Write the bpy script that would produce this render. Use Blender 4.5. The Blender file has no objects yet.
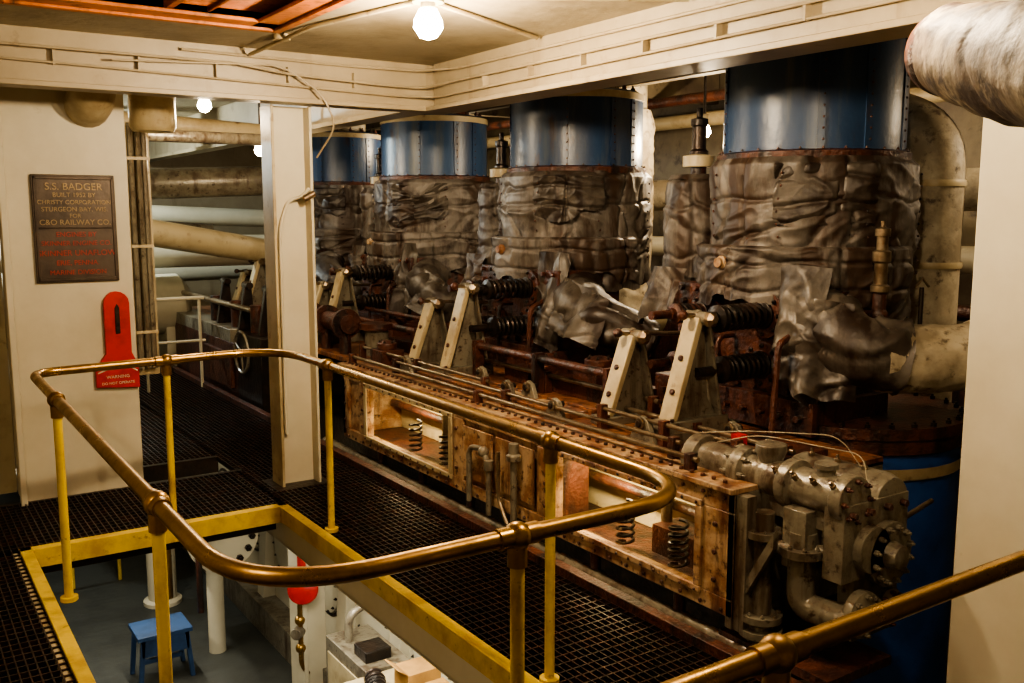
import bpy, bmesh, math, random
from mathutils import Vector, Matrix, noise
random.seed(7)
V=Vector
# ------------------------------------------------------------ materials
def lin(h):
    h=h.lstrip('#'); o=[]
    for i in (0,2,4):
        c=int(h[i:i+2],16)/255
        o.append(c/12.92 if c<=.04045 else ((c+.055)/1.055)**2.4)
    return (*o,1)
def M(name,c1,c2=None,c3=None,rough=.5,metal=0,scale=3,bump=.15,bscale=25,stretch=(1,1,1),t=(.45,.65),t3=(.55,.7),coat=0,r2=None,s3=None,c4=None,t4=(.5,.62),s4=1.4,st4=(3,3,.35)):
    m=bpy.data.materials.new(name); m.use_nodes=True; n=m.node_tree.nodes; l=m.node_tree.links
    p=n['Principled BSDF']; p.inputs['Roughness'].default_value=rough; p.inputs['Metallic'].default_value=metal
    p.inputs['Coat Weight'].default_value=coat
    p.inputs['Base Color'].default_value=lin(c1)
    tc=n.new('ShaderNodeTexCoord')
    def mapping(st):
        mp=n.new('ShaderNodeMapping'); mp.inputs['Scale'].default_value=st
        l.new(tc.outputs['Object'],mp.inputs['Vector']); return mp.outputs['Vector']
    base=mapping(stretch)
    def fac(sc,tt,det=6,vec=None):
        nz=n.new('ShaderNodeTexNoise'); nz.inputs['Scale'].default_value=sc; nz.inputs['Detail'].default_value=det
        nz.inputs['Roughness'].default_value=.65
        l.new(vec or base,nz.inputs['Vector'])
        mr=n.new('ShaderNodeMapRange'); mr.inputs['From Min'].default_value=tt[0]; mr.inputs['From Max'].default_value=tt[1]
        l.new(nz.outputs['Fac'],mr.inputs['Value']); return mr.outputs['Result']
    def mix(f,a,b):
        x=n.new('ShaderNodeMix'); x.data_type='RGBA'; l.new(f,x.inputs['Factor'])
        for s,k in ((a,6),(b,7)):
            if isinstance(s,tuple): x.inputs[k].default_value=s
            else: l.new(s,x.inputs[k])
        return x.outputs[2]
    col=None
    if c2:
        f=fac(scale,t); col=mix(f,lin(c1),lin(c2))
        if r2 is not None:
            mr=n.new('ShaderNodeMapRange'); mr.inputs['To Min'].default_value=rough; mr.inputs['To Max'].default_value=r2
            l.new(f,mr.inputs['Value']); l.new(mr.outputs['Result'],p.inputs['Roughness'])
    if c3: col=mix(fac(s3 or scale*3.7,t3),col,lin(c3))
    if c4: col=mix(fac(s4,t4,vec=mapping(st4)),col,lin(c4))
    if col: l.new(col,p.inputs['Base Color'])
    if bump:
        nz=n.new('ShaderNodeTexNoise'); nz.inputs['Scale'].default_value=bscale; nz.inputs['Detail'].default_value=5
        l.new(tc.outputs['Object'],nz.inputs['Vector'])
        b=n.new('ShaderNodeBump'); b.inputs['Strength'].default_value=bump; b.inputs['Distance'].default_value=.02
        l.new(nz.outputs['Fac'],b.inputs['Height']); l.new(b.outputs['Normal'],p.inputs['Normal'])
    return m
def EM(name,c,s):
    m=bpy.data.materials.new(name); m.use_nodes=True; p=m.node_tree.nodes['Principled BSDF']
    p.inputs['Base Color'].default_value=lin(c); p.inputs['Emission Color'].default_value=lin(c); p.inputs['Emission Strength'].default_value=s
    return m
white=M('white_paint','#cbc3ac','#b4aa90','#8d7a58',rough=.45,scale=1.2,bump=.06,bscale=12,t=(.4,.75),t3=(.68,.85),s3=5)
beamm=M('beam_paint','#a3957a','#8a7c62','#625038',rough=.45,scale=1.5,bump=.08,bscale=14,t=(.4,.7),t3=(.62,.78),s3=5,c4='#6c583c',t4=(.58,.78),s4=1.2)
cream=M('cream_paint','#b3a482','#8f7d5c','#5e4024',rough=.45,scale=2.5,bump=.08,t3=(.6,.75))
ceilm=M('ceiling_paint','#8f836a','#746850',rough=.55,scale=2,bump=.25,bscale=18)
tan=M('rusty_cream_casing','#a98d6c','#7c5438','#402617',rough=.4,scale=6,bump=.2,bscale=30,t=(.44,.6),t3=(.54,.65),c4='#523222',t4=(.52,.64),s4=2)
orangedeck=M('rust_deck','#8a5a38','#5a3422','#2a1a12',rough=.34,scale=6,bump=.3,bscale=30,t=(.42,.6),t3=(.49,.62))
rust=M('rust_brown','#512d20','#291813','#7a5038',rough=.4,metal=.1,scale=7,bump=.5,bscale=40,t3=(.62,.75),c4='#1f1612',t4=(.5,.62),s4=2.5)
darkst=M('dark_steel','#241f1c','#382a22',rough=.34,metal=.5,scale=8,bump=.3)
grate=M('grating_steel','#29221e','#452d24',rough=.36,metal=.6,scale=9,bump=.2)
blue=M('blue_enamel','#2d486c','#1f3556','#45342c',rough=.36,scale=2,bump=.12,stretch=(1,1,.35),t3=(.57,.68),s3=5,c4='#505860',t4=(.55,.7),s4=2)
blue2=M('blue_paint','#21509e','#1a3f7c','#1a2030',rough=.42,scale=2,bump=.08,t3=(.6,.8))
bluest=M('blue_stool_paint','#27446c','#1c3250',rough=.5,scale=3,bump=.05)
lagm=M('silver_canvas_lagging','#736c65','#4b443d','#2a1e17',rough=.52,metal=.12,scale=2.2,bump=.5,bscale=8,stretch=(1,1,.6),t=(.4,.58),t3=(.51,.61),s3=4,c4='#38281c',t4=(.49,.59),s4=1.5)
lagd=M('oily_canvas_lagging','#575048','#383029','#231913',rough=.44,metal=.12,scale=2.6,bump=.5,bscale=8,t=(.4,.58),t3=(.52,.62),s3=4,c4='#281c15',t4=(.5,.6),s4=1.5)
lagw=M('white_canvas_lagging','#b5a990','#80745e','#463624',rough=.6,scale=3,bump=.5,bscale=9,t=(.4,.6),t3=(.56,.68))
lagt=M('stained_canvas_lagging','#8f836c','#5a4a38','#33231a',rough=.65,scale=4,bump=.6,bscale=12,t=(.38,.56),t3=(.47,.57),s3=9)
brass=M('tarnished_brass','#a28044','#73572c','#503a1e',rough=.27,metal=.9,scale=7,bump=.05,r2=.45,t=(.4,.7),t3=(.62,.75))
yellow=M('yellow_paint','#d2b424','#ac8c18','#5c4210',rough=.4,scale=5,bump=.12,t3=(.62,.74))
red=M('red_paint','#b8180f','#8c120c',rough=.4,scale=5,bump=.05)
greyp=M('grey_engine_paint','#7c7565','#5b5144','#38291e',rough=.3,scale=6,bump=.25,t3=(.56,.68),metal=.15,c4='#463628',t4=(.52,.66),s4=3)
orange=M('orange_primer','#b8661e','#884816','#3c2414',rough=.5,scale=3,bump=.15)
matdk=M('rubber_floor','#3a3c38','#2c2d2a',rough=.6,scale=2,bump=.1)
plaqm=M('bronze_plaque','#4c4036','#352b23',rough=.42,metal=.4,scale=6,bump=.1)
plaqt=M('bronze_letters','#8a7654',rough=.45,metal=.4,bump=0)
redt=M('red_letters','#a02a1c',rough=.5,bump=0)
cardb=M('cardboard','#a87f42','#8a6636',rough=.8,scale=4,bump=.05)
wallback=M('bulkhead_dark','#70654f','#52463a','#3a2d20',rough=.6,scale=1.5,bump=.1)
steel=M('bright_steel','#8e7e68','#5e4a36',rough=.32,metal=.8,scale=8,bump=.05)
bulb=EM('bulb_glow','#fff0d0',120); fluo=EM('fluorescent_glow','#fff2d0',8)
inlamp=EM('inspection_lamp_glow','#ffe8c0',25)
def glassmat():
    m=bpy.data.materials.new('dirty_glass'); m.use_nodes=True; n=m.node_tree.nodes; l=m.node_tree.links
    n.remove(n['Principled BSDF']); o=n['Material Output']
    t=n.new('ShaderNodeBsdfTransparent'); t.inputs[0].default_value=(.95,.9,.78,1)
    g=n.new('ShaderNodeBsdfGlossy'); g.inputs[0].default_value=(.8,.75,.65,1); g.inputs['Roughness'].default_value=.15
    mx=n.new('ShaderNodeMixShader'); mx.inputs[0].default_value=.12; l.new(t.outputs[0],mx.inputs[1]); l.new(g.outputs[0],mx.inputs[2])
    l.new(mx.outputs[0],o.inputs[0]); return m
glass=glassmat()
# ------------------------------------------------------------ builder
class B:
    def __init__(s,name,bevel=0):
        s.name=name; s.bm=bmesh.new(); s.mats=[]; s.bevel=bevel
    def mi(s,m):
        if m not in s.mats: s.mats.append(m)
        return s.mats.index(m)
    def f(s,vs,m):
        try:
            fc=s.bm.faces.new(vs); fc.material_index=s.mi(m)
        except ValueError: pass
    def box(s,x0,x1,y0,y1,z0,z1,m,rot=None):
        c=V(((x0+x1)/2,(y0+y1)/2,(z0+z1)/2)); vs=[]
        for x in (x0,x1):
            for y in (y0,y1):
                for z in (z0,z1):
                    p=V((x,y,z))
                    if rot: p=c+rot@(p-c)
                    vs.append(s.bm.verts.new(p))
        for q in ((0,1,3,2),(4,6,7,5),(0,4,5,1),(2,3,7,6),(0,2,6,4),(1,5,7,3)): s.f([vs[i] for i in q],m)
    def prism(s,poly,axis,a0,a1,m):
        def mk(p,a): return V((a,p[0],p[1])) if axis=='x' else V((p[0],a,p[1])) if axis=='y' else V((p[0],p[1],a))
        A=[s.bm.verts.new(mk(p,a0)) for p in poly]; C=[s.bm.verts.new(mk(p,a1)) for p in poly]
        s.f(A[::-1],m); s.f(C,m); k=len(poly)
        for i in range(k): s.f([A[i],A[(i+1)%k],C[(i+1)%k],C[i]],m)
    def lathe(s,prof,p0,ax,m,seg=20,roll=0):
        p0=V(p0); ax=V(ax).normalized()
        u=ax.orthogonal().normalized()
        if abs(ax.z)<.99: u=ax.cross(V((0,0,1))).normalized()
        w=ax.cross(u); prev=None
        for r,h in prof:
            c=p0+ax*h
            if r<1e-6: ring=[s.bm.verts.new(c)]
            else: ring=[s.bm.verts.new(c+(u*math.cos(roll+2*math.pi*i/seg)+w*math.sin(roll+2*math.pi*i/seg))*r) for i in range(seg)]
            if prev:
                if len(prev)==1 and len(ring)==1: pass
                elif len(prev)==1:
                    for i in range(seg): s.f([prev[0],ring[(i+1)%seg],ring[i]],m)
                elif len(ring)==1:
                    for i in range(seg): s.f([prev[i],prev[(i+1)%seg],ring[0]],m)
                else:
                    for i in range(seg): s.f([prev[i],prev[(i+1)%seg],ring[(i+1)%seg],ring[i]],m)
            prev=ring
    def cyl(s,p0,p1,r,m,seg=20,r2=None):
        p0=V(p0);p1=V(p1);d=p1-p0;L=d.length; r2=r if r2 is None else r2
        s.lathe([(0,0),(r,0),(r2,L),(0,L)],p0,d,m,seg)
    def sph(s,c,r,m,seg=16,ax=(0,0,1),k=1):
        n=8; s.lathe([(r*math.sin(math.pi*i/n) if 0<i<n else 0,-r*k*math.cos(math.pi*i/n)) for i in range(n+1)],c,ax,m,seg)
    def tube(s,pts,r,m,seg=12,closed=False,caps=True):
        pts=[V(p) for p in pts]; n=len(pts); rs=r if isinstance(r,(list,tuple)) else [r]*n
        tg=[]
        for i in range(n):
            a=pts[(i-1)%n] if (closed or i>0) else pts[0]; b=pts[(i+1)%n] if (closed or i<n-1) else pts[-1]
            tg.append((b-a).normalized())
        u=tg[0].orthogonal().normalized(); rings=[]
        for i in range(n):
            u=(u-tg[i]*u.dot(tg[i])).normalized(); w=tg[i].cross(u)
            rings.append([s.bm.verts.new(pts[i]+(u*math.cos(2*math.pi*k/seg)+w*math.sin(2*math.pi*k/seg))*rs[i]) for k in range(seg)])
        for i in range(n if closed else n-1):
            a=rings[i]; b=rings[(i+1)%n]
            for k in range(seg): s.f([a[k],a[(k+1)%seg],b[(k+1)%seg],b[k]],m)
        if caps and not closed: s.f(rings[0][::-1],m); s.f(rings[-1],m)
    def surf(s,fn,nu,nv,m,closed=False):
        g=[[s.bm.verts.new(fn(i/nu,j/nv)) for j in range(nv+1)] for i in range(nu if closed else nu+1)]
        for i in range(nu):
            a=g[i]; b=g[(i+1)%nu] if closed else g[i+1]
            for j in range(nv): s.f([a[j],b[j],b[j+1],a[j+1]],m)
    def bolts(s,c,ax,R,n,r,h,m,ph=0):
        ax=V(ax).normalized(); u=ax.orthogonal().normalized(); w=ax.cross(u); c=V(c)
        for i in range(n):
            a=ph+2*math.pi*i/n; p=c+(u*math.cos(a)+w*math.sin(a))*R
            s.lathe([(0,0),(r,0),(r,h),(0,h)],p,ax,m,6)
            s.lathe([(r*.5,h),(r*.5,h*1.6),(0,h*1.6)],p,ax,m,6)
    def flange(s,c,ax,R,th,m,n=8,bm=None):
        ax=V(ax).normalized(); c=V(c)
        s.lathe([(0,0),(R,0),(R,th),(0,th)],c,ax,m,24)
        s.bolts(c+ax*th,ax,R*.8,n,R*.1,R*.1,bm or m)
    def helix(s,p0,p1,R,r,turns,m):
        p0=V(p0);p1=V(p1);d=p1-p0;a=d.normalized();u=a.orthogonal().normalized();w=a.cross(u);N=int(turns*14)
        s.tube([p0+d*(i/N)+(u*math.cos(2*math.pi*turns*i/N)+w*math.sin(2*math.pi*turns*i/N))*R for i in range(N+1)],r,m,6)
    def done(s,parent=None,angle=38):
        bmesh.ops.recalc_face_normals(s.bm,faces=s.bm.faces[:])
        me=bpy.data.meshes.new(s.name); s.bm.to_mesh(me); s.bm.free()
        for m in s.mats: me.materials.append(m)
        me.shade_smooth(); me.set_sharp_from_angle(angle=math.radians(angle))
        o=bpy.data.objects.new(s.name,me); bpy.context.scene.collection.objects.link(o)
        if s.bevel:
            md=o.modifiers.new('bevel','BEVEL'); md.width=s.bevel; md.segments=2; md.limit_method='ANGLE'; md.angle_limit=math.radians(50)
        if parent: o.parent=parent
        return o
def fillet(pts,rad,closed=False,n=8):
    pts=[V(p) for p in pts]; N=len(pts); out=[]
    for i in range(N):
        if not closed and i in (0,N-1): out.append(pts[i]); continue
        r=rad[i] if isinstance(rad,(list,tuple)) else rad
        p=pts[i]; a=(pts[(i-1)%N]-p); b=(pts[(i+1)%N]-p); r=min(r,a.length*.49,b.length*.49)
        A=p+a.normalized()*r; C=p+b.normalized()*r
        for k in range(n+1):
            t=k/n; out.append(A*(1-t)**2+p*2*t*(1-t)+C*t*t)
    return out
WARM=(1,.77,.49)
def plight(name,loc,e,col=WARM,r=.05,parent=None):
    l=bpy.data.lights.new(name,'POINT'); l.energy=e; l.color=col; l.shadow_soft_size=r
    o=bpy.data.objects.new(name,l); o.location=loc; bpy.context.scene.collection.objects.link(o)
    if parent: o.parent=parent
def alight(name,loc,e,sx,sy,col=(1,.9,.72),rot=(0,0,0),parent=None):
    l=bpy.data.lights.new(name,'AREA'); l.energy=e; l.color=col; l.shape='RECTANGLE'; l.size=sx; l.size_y=sy
    o=bpy.data.objects.new(name,l); o.location=loc; o.rotation_euler=rot; bpy.context.scene.collection.objects.link(o)
    if parent: o.parent=parent
# ------------------------------------------------------------ camera
cam=bpy.data.cameras.new('camera'); co=bpy.data.objects.new('camera',cam); bpy.context.scene.collection.objects.link(co)
cam.sensor_width=36; cam.lens=36*950/1024; co.location=(0,0,1.85)
co.rotation_euler=(math.radians(90-7.8),0,-math.radians(33.8)); cam.clip_start=.05
bpy.context.scene.camera=co
# ------------------------------------------------------------ room shell
LF=-2.4
b=B('floor'); b.box(-2,7.5,-2,16,LF-.1,LF,matdk); b.done()
for nm,bx in (('wall_left',(-2.1,-2,-2,16,LF,4)),('wall_back',(-2,7.5,16,16.1,LF,4)),('wall_right',(7.5,7.6,-2,16,LF,4)),('wall_front',(-2,7.5,-2.1,-2,LF,4))):
    b=B(nm); b.box(*bx,beamm if nm!='wall_right' else wallback); b.done()
b=B('ceiling')
b.box(-2,.6,-2,6,2.85,2.95,ceilm); b.box(1.93,3.3,-2,6,2.85,2.95,ceilm); b.box(.6,1.93,-2,1.5,2.85,2.95,ceilm); b.box(.6,1.93,5.25,6,2.85,2.95,ceilm)
b.box(3.3,7.5,-2,16,3.3,3.4,ceilm); b.box(-2,3.3,6,16,3.0,3.1,ceilm)
b.box(.3,2.2,1.2,5.5,3.7,3.8,darkst)
b.done()
b=B('trim_ceiling_hatch',.004)
for bx in ((.55,.6,1.45,5.3),(1.93,1.98,1.45,5.3),(.6,1.93,5.25,5.3),(.6,1.93,1.45,1.5)):
    b.box(*bx,2.835,3.7,orange)
b.box(.6,1.93,5.12,5.25,2.85,2.87,orange); b.box(1.80,1.93,1.5,5.25,2.85,2.87,orange)
for i in range(60): b.box(1.35,1.86,5.1-i*.03,5.112-i*.03,2.9,2.94,orange)
b.box(1.33,1.37,3.3,5.2,2.88,2.96,orange); b.box(1.55,1.57,3.3,5.2,2.89,2.93,orange); b.box(.6,1.35,4.7,4.74,2.95,3.1,rust)
b.done()
b=B('ceiling_beam_transverse',.004)
b.box(-2,3.44,5.93,5.95,2.56,2.85,beamm); b.box(-2,3.44,5.87,6.03,2.53,2.56,beamm)
b.done()
b=B('ceiling_beam_longitudinal',.004)
b.box(3.30,3.33,-1,5.9,2.56,3.3,beamm); b.box(3.22,3.46,-1,5.9,2.53,2.56,beamm); b.box(3.33,3.36,6.03,15.9,2.6,3.3,beamm); b.box(3.25,3.45,6.03,15.9,2.56,2.6,beamm)
b.done()
b=B('overhead_deck_beam')
for y in (4.9,7.2,9.5,12): b.box(3.5,7.4,y,y+.12,2.95,3.3,wallback)
b.box(5.4,5.5,1,15.8,2.9,3.3,wallback)
b.done()
b=B('steel_column',.004)
b.box(2.19,2.44,6.12,6.14,-.02,2.53,white); b.box(2.18,2.20,6.04,6.24,-.02,2.53,cream); b.box(2.43,2.45,6.02,6.26,-.02,2.53,white)
b.tube(fillet([(2.24,6.1,.35),(2.24,6.1,1.75),(2.30,6.1,1.92),(2.38,6.05,1.95),(2.42,6.02,2.0)],.08),.012,white,8)
b.cyl((2.38,6.02,1.93),(2.45,6.0,1.97),.022,steel)
b.box(2.12,2.5,5.98,6.3,-.03,0,darkst)
b.done()
b=B('wall_bulkhead_panel',.006)
b.box(.68,1.42,6.65,6.95,-.02,2.95,white); b.box(.66,.70,6.6,6.66,-.02,2.95,white)
b.done()
b=B('vertical_conduit_run')
for x in (1.51,1.56,1.60): b.tube([(x,6.95,.75),(x,6.95,2.45)],.02,greyp,8)
b.box(1.47,1.64,6.98,7.0,.7,2.45,cream)
for z in (1,1.6,2.2): b.box(1.48,1.63,6.925,6.98,z,z+.02,cream)
b.done()
b=B('wall_recess_panel'); b.box(-2,.68,7.0,7.08,-.02,3.0,cream); b.done()
b=B('ventilation_duct')
b.tube(fillet([(.8,7.05,2.5),(1.2,6.75,2.5),(1.2,6.5,2.55),(1.2,6.35,2.8)],.1),.14,cream,20)
b.lathe([(0,0),(.13,0),(.15,.03),(.15,.35),(0,.35)],(1.62,6.75,2.38),(0,0,1),cream,20)
b.done()
b=B('wall_right_bulkhead',.005)
b.box(3.45,3.9,1.2,2.02,LF,3.29,white)
b.done()
b=B('standpipe'); b.cyl((.12,3.3,LF),(.12,3.3,2.84),.095,white,24); b.lathe([(.12,0),(.12,.03),(.095,.03)],(.12,3.3,.9),(0,0,1),white,24); b.done()
# ------------------------------------------------------------ grating walkway
def grating(b,x0,x1,y0,y1):
    s=.036; n=int((x1-x0)/s)
    for i in range(n+1):
        x=x0+i*(x1-x0)/n; b.box(x-.003,x+.003,y0,y1,-.04,0,grate)
    s=.06; n=int((y1-y0)/s)
    for i in range(n+1):
        y=y0+i*(y1-y0)/n; b.box(x0,x1,y-.004,y+.004,-.03,-.001,grate)
b=B('walkway_grating')
grating(b,2.06,2.8,.2,15)
grating(b,-.8,2.06,5.68,6.62)
grating(b,1.45,2.06,7.15,15)
grating(b,-.8,.54,1.0,5.68)
grating(b,.54,2.06,.2,1.9)
for y in (1.9,3.1,4.3,5.5,6.7,7.9,9.1,10.3,11.5): b.box(2.06,2.83,y,y+.06,-.16,-.04,darkst)
for y in (2.5,3.3,4.1,4.9): b.box(-.8,.5,y,y+.06,-.16,-.04,darkst)
b.box(1.45,2.06,7.1,7.15,-.12,0,darkst); b.box(-.8,2.1,6.62,6.66,-.1,0,darkst)
b.done()
b=B('trim_walkway_edge',.003)
b.box(2.8,2.86,.2,15,-.1,.045,rust); b.box(2.84,2.9,.2,15,-.1,-.08,rust)
b.done()
b=B('yellow_toe_plate',.003)
b.box(2.0,2.06,1.9,5.68,-.004,.012,yellow); b.box(2.0,2.02,1.96,5.62,-.085,.0,yellow)
b.box(.54,2.06,5.62,5.68,-.004,.012,yellow); b.box(.56,2.02,5.6,5.62,-.09,.015,yellow)
b.box(.54,.6,1.9,5.68,-.004,.012,yellow); b.box(.58,.6,1.96,5.62,-.12,0,yellow)
b.box(.54,2.06,1.9,1.96,-.004,.012,yellow)
b.done()
b=B('walkway_girder',.003)
b.box(2.02,2.035,1.9,6.6,-.24,-.01,white); b.box(2.02,2.12,1.9,6.6,-.25,-.23,white)
b.box(.5,2.0,5.69,5.70,-.16,-.04,darkst)
b.box(.50,.535,1.9,5.68,-.3,-.01,cream)
b.done()
# ------------------------------------------------------------ handrail
RZ=.98
b=B('brass_handrail')
ring=fillet([(.645,2.05,RZ),(2.1,2.05,RZ),(2.1,5.80,RZ),(.66,5.66,RZ)],[.36,.32,.42,.16],closed=True,n=12)
b.tube(ring,.0245,brass,16,closed=True)
def knob(b,x,y,ax,lat):
    b.sph((x,y,RZ),.040,brass,20); ax=V(ax)
    b.cyl(V((x,y,RZ))-ax*.065,V((x,y,RZ))+ax*.065,.030,brass)
    b.cyl((x,y,RZ-.085),(x,y,RZ),.028,brass)
    b.cyl((x,y,0),(x,y,RZ-.07),.020,yellow,14); b.cyl((x,y,0),(x,y,.02),.04,yellow,14)
for x,y,ax in ((.65,2.89,(0,1,0)),(.655,4.80,(0,1,0)),(1.38,5.72,(1,.1,0)),(2.1,5.03,(0,1,0)),(2.1,2.87,(0,1,0)),(1.39,2.05,(1,0,0))):
    knob(b,x,y,ax,0)
b.done()
b=B('brass_gangway_rail')
b.tube([(.95,1.19,RZ),(3.45,1.19,RZ)],.0245,brass,16)
knob(b,1.43,1.19,(1,0,0),0)
b.done()
# ------------------------------------------------------------ plaque etc
pe=bpy.data.objects.new('bronze_builder_plaque',None); bpy.context.scene.collection.objects.link(pe)
b=B('plate',.004); b.box(.84,1.33,6.625,6.649,1.40,2.08,plaqm)
for bx in ((.85,1.32,2.05,2.07),(.85,1.32,1.41,1.43),(.85,.865,1.41,2.07),(1.305,1.32,1.41,2.07),(.87,1.30,1.74,1.75)):
    b.box(bx[0],bx[1],6.618,6.63,bx[2],bx[3],plaqm)
b.done(pe)
def text(t,x,y,z,s,m,par,nm):
    c=bpy.data.curves.new(nm,'FONT'); c.body=t; c.size=s; c.align_x='CENTER'; c.extrude=.002; c.materials.append(m)
    o=bpy.data.objects.new(nm,c); o.location=(x,y,z); o.rotation_euler=(math.pi/2,0,0); o.parent=par
    bpy.context.scene.collection.objects.link(o)
for i,(t,z,s,m) in enumerate((('S.S. BADGER',1.985,.062,plaqt),('BUILT 1952 BY',1.94,.04,plaqt),('CHRISTY CORPORATION',1.895,.038,plaqt),('STURGEON BAY, WIS.',1.85,.04,plaqt),('FOR',1.81,.036,plaqt),('C&O RAILWAY CO.',1.765,.048,plaqt),
    ('ENGINES BY',1.69,.044,redt),('SKINNER ENGINE CO.',1.635,.042,redt),('SKINNER UNAFLOW',1.57,.05,redt),('ERIE, PENNA.',1.51,.044,redt),('MARINE DIVISION',1.45,.042,redt))):
    text(t,1.085,6.622,z,s,m,pe,'lettering_%d'%i)
re=bpy.data.objects.new('red_tool_board',None); bpy.context.scene.collection.objects.link(re)
b=B('board',.003)
pts=[(1.15,.70),(1.42,.68),(1.42,.83),(1.38,.92),(1.38,1.25)]+[(1.30+.08*math.cos(a),1.25+.08*math.sin(a)) for a in [math.pi*k/8 for k in range(1,8)]]+[(1.22,1.25),(1.22,.92),(1.15,.83)]
b.prism(pts,'y',6.615,6.649,red); 
b.prism([(1.285,1.05),(1.315,1.05),(1.315,1.22),(1.30,1.25),(1.285,1.22)],'y',6.608,6.615,darkst)
b.prism([(1.16,.80),(1.24,.83),(1.36,.83),(1.41,.80),(1.41,.79),(1.36,.82),(1.24,.82),(1.16,.79)],'y',6.609,6.615,white); b.done(re)
text('WARNING',1.285,6.613,.755,.03,white,re,'label_1'); text('DO NOT OPERATE',1.285,6.613,.715,.024,white,re,'label_2')
# ------------------------------------------------------------ lamps
def lamp(name,x,y,z,top,e,r=.05,col=WARM):
    en=bpy.data.objects.new(name,None); bpy.context.scene.collection.objects.link(en)
    b=B('fitting')
    b.cyl((x,y,z+.13),(x,y,top),.012,darkst,8); b.lathe([(0,.0),(.075,0),(.075,.03),(0,.03)],(x,y,top-.03),(0,0,1),cream)
    b.lathe([(.03,.06),(.035,.08),(.035,.14),(0,.14)],(x,y,z),(0,0,1),cream)
    b.lathe([(0,-r),(r*.6,-r*.8),(r,-.2*r),(r*.95,.3*r),(r*.6,r),(.028,.07),(0,.07)],(x,y,z),(0,0,1),bulb,16)
    b.done(en); plight('bulb_light',(x,y,z-r-.05),e,col,.045,en)
lamp('added_fill_lamp',2.25,4.07,2.72,2.85,215,.07)
lamp('added_fill_lamp',2.1,7.2,2.62,3.0,75,.05)
lamp('added_fill_lamp',5.75,5.75,2.5,3.3,125,.055)
lamp('added_fill_lamp',2.35,1.75,2.70,2.85,90,.055)  # fill bulb added out of view to brighten the casing and blue barrel
lamp('added_fill_lamp',-.9,2.2,2.70,2.85,85,.055)
lamp('added_fill_lamp',5.6,9.9,2.7,3.3,50,.055)
lamp('added_fill_lamp',6.2,2.6,2.6,3.3,90,.055)
lamp('added_fill_lamp',3.0,8.6,2.4,3.0,30,.055)
lamp('added_fill_lamp',1.5,11.6,2.7,3.0,300,.055,(.88,1,.98))
def tubelamp(x,y0,y1,z,e):
    en=bpy.data.objects.new('fluorescent_lamp',None); bpy.context.scene.collection.objects.link(en)
    b=B('housing'); b.box(x-.08,x+.08,y0,y1,z,z+.05,cream); b.cyl((x,y0+.03,z-.03),(x,y1-.03,z-.03),.018,fluo,10); b.box(x-.03,x+.03,y0,y0+.03,z-.05,z,cream); b.box(x-.03,x+.03,y1-.03,y1,z-.05,z,cream); b.done(en)
    alight('tube_light',(x,(y0+y1)/2,z-.055),e,.06,y1-y0,(1,.93,.76),parent=en)
tubelamp(2.3,3.3,4.7,-.27,45); tubelamp(2.3,4.9,6.3,-.27,45); tubelamp(1.9,8.2,9.6,-.3,42); tubelamp(.9,7.2,8.6,-.3,22)
# conduits
b=B('ceiling_conduit')
b.tube(fillet([(.0,5.86,2.74),(1.9,5.86,2.74),(2.25,5.86,2.7),(2.9,5.86,2.68),(3.2,5.86,2.68),(3.26,5.5,2.70),(3.26,1.0,2.70)],.08),.008,beamm,8)
b.tube(fillet([(.0,5.9,2.68),(1.2,5.9,2.66),(3.0,5.9,2.62),(3.27,5.80,2.62),(3.27,2,2.64)],.08),.007,beamm,8)
b.tube(fillet([(1.6,5.9,2.8),(2.6,5.9,2.79),(3.15,5.85,2.79),(3.27,5.5,2.78),(3.27,1.5,2.77)],.1),.009,beamm,8)
b.tube([(2.25,4.0,2.835),(3.2,2.2,2.835)],.012,cream,8)
b.tube([(2.28,4.1,2.835),(3.25,4.6,2.835)],.012,cream,8)
b.tube(fillet([(2.25,4.05,2.835),(2.05,5.0,2.835),(2.0,5.86,2.80)],.1),.012,cream,8)
b.tube([(2.3,4.0,2.835),(3.28,3.4,2.835)],.008,cream,8)
b.lathe([(0,0),(.05,0),(.05,.03),(0,.03)],(2.03,5.4,2.82),(0,0,1),cream,14)
for x in [i*.45 for i in range(7)]: b.box(x,x+.014,5.895,5.93,2.655,2.75,beamm)
for y in [1.2+i*.5 for i in range(9)]: b.box(3.26,3.3,y,y+.014,2.63,2.71,beamm)
b.tube(fillet([(1.2,5.86,2.7),(2.2,5.86,2.75),(2.45,5.85,2.6),(2.55,5.84,2.4),(2.47,6.0,2.2)],.1),.006,beamm,6)
b.done()
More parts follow.
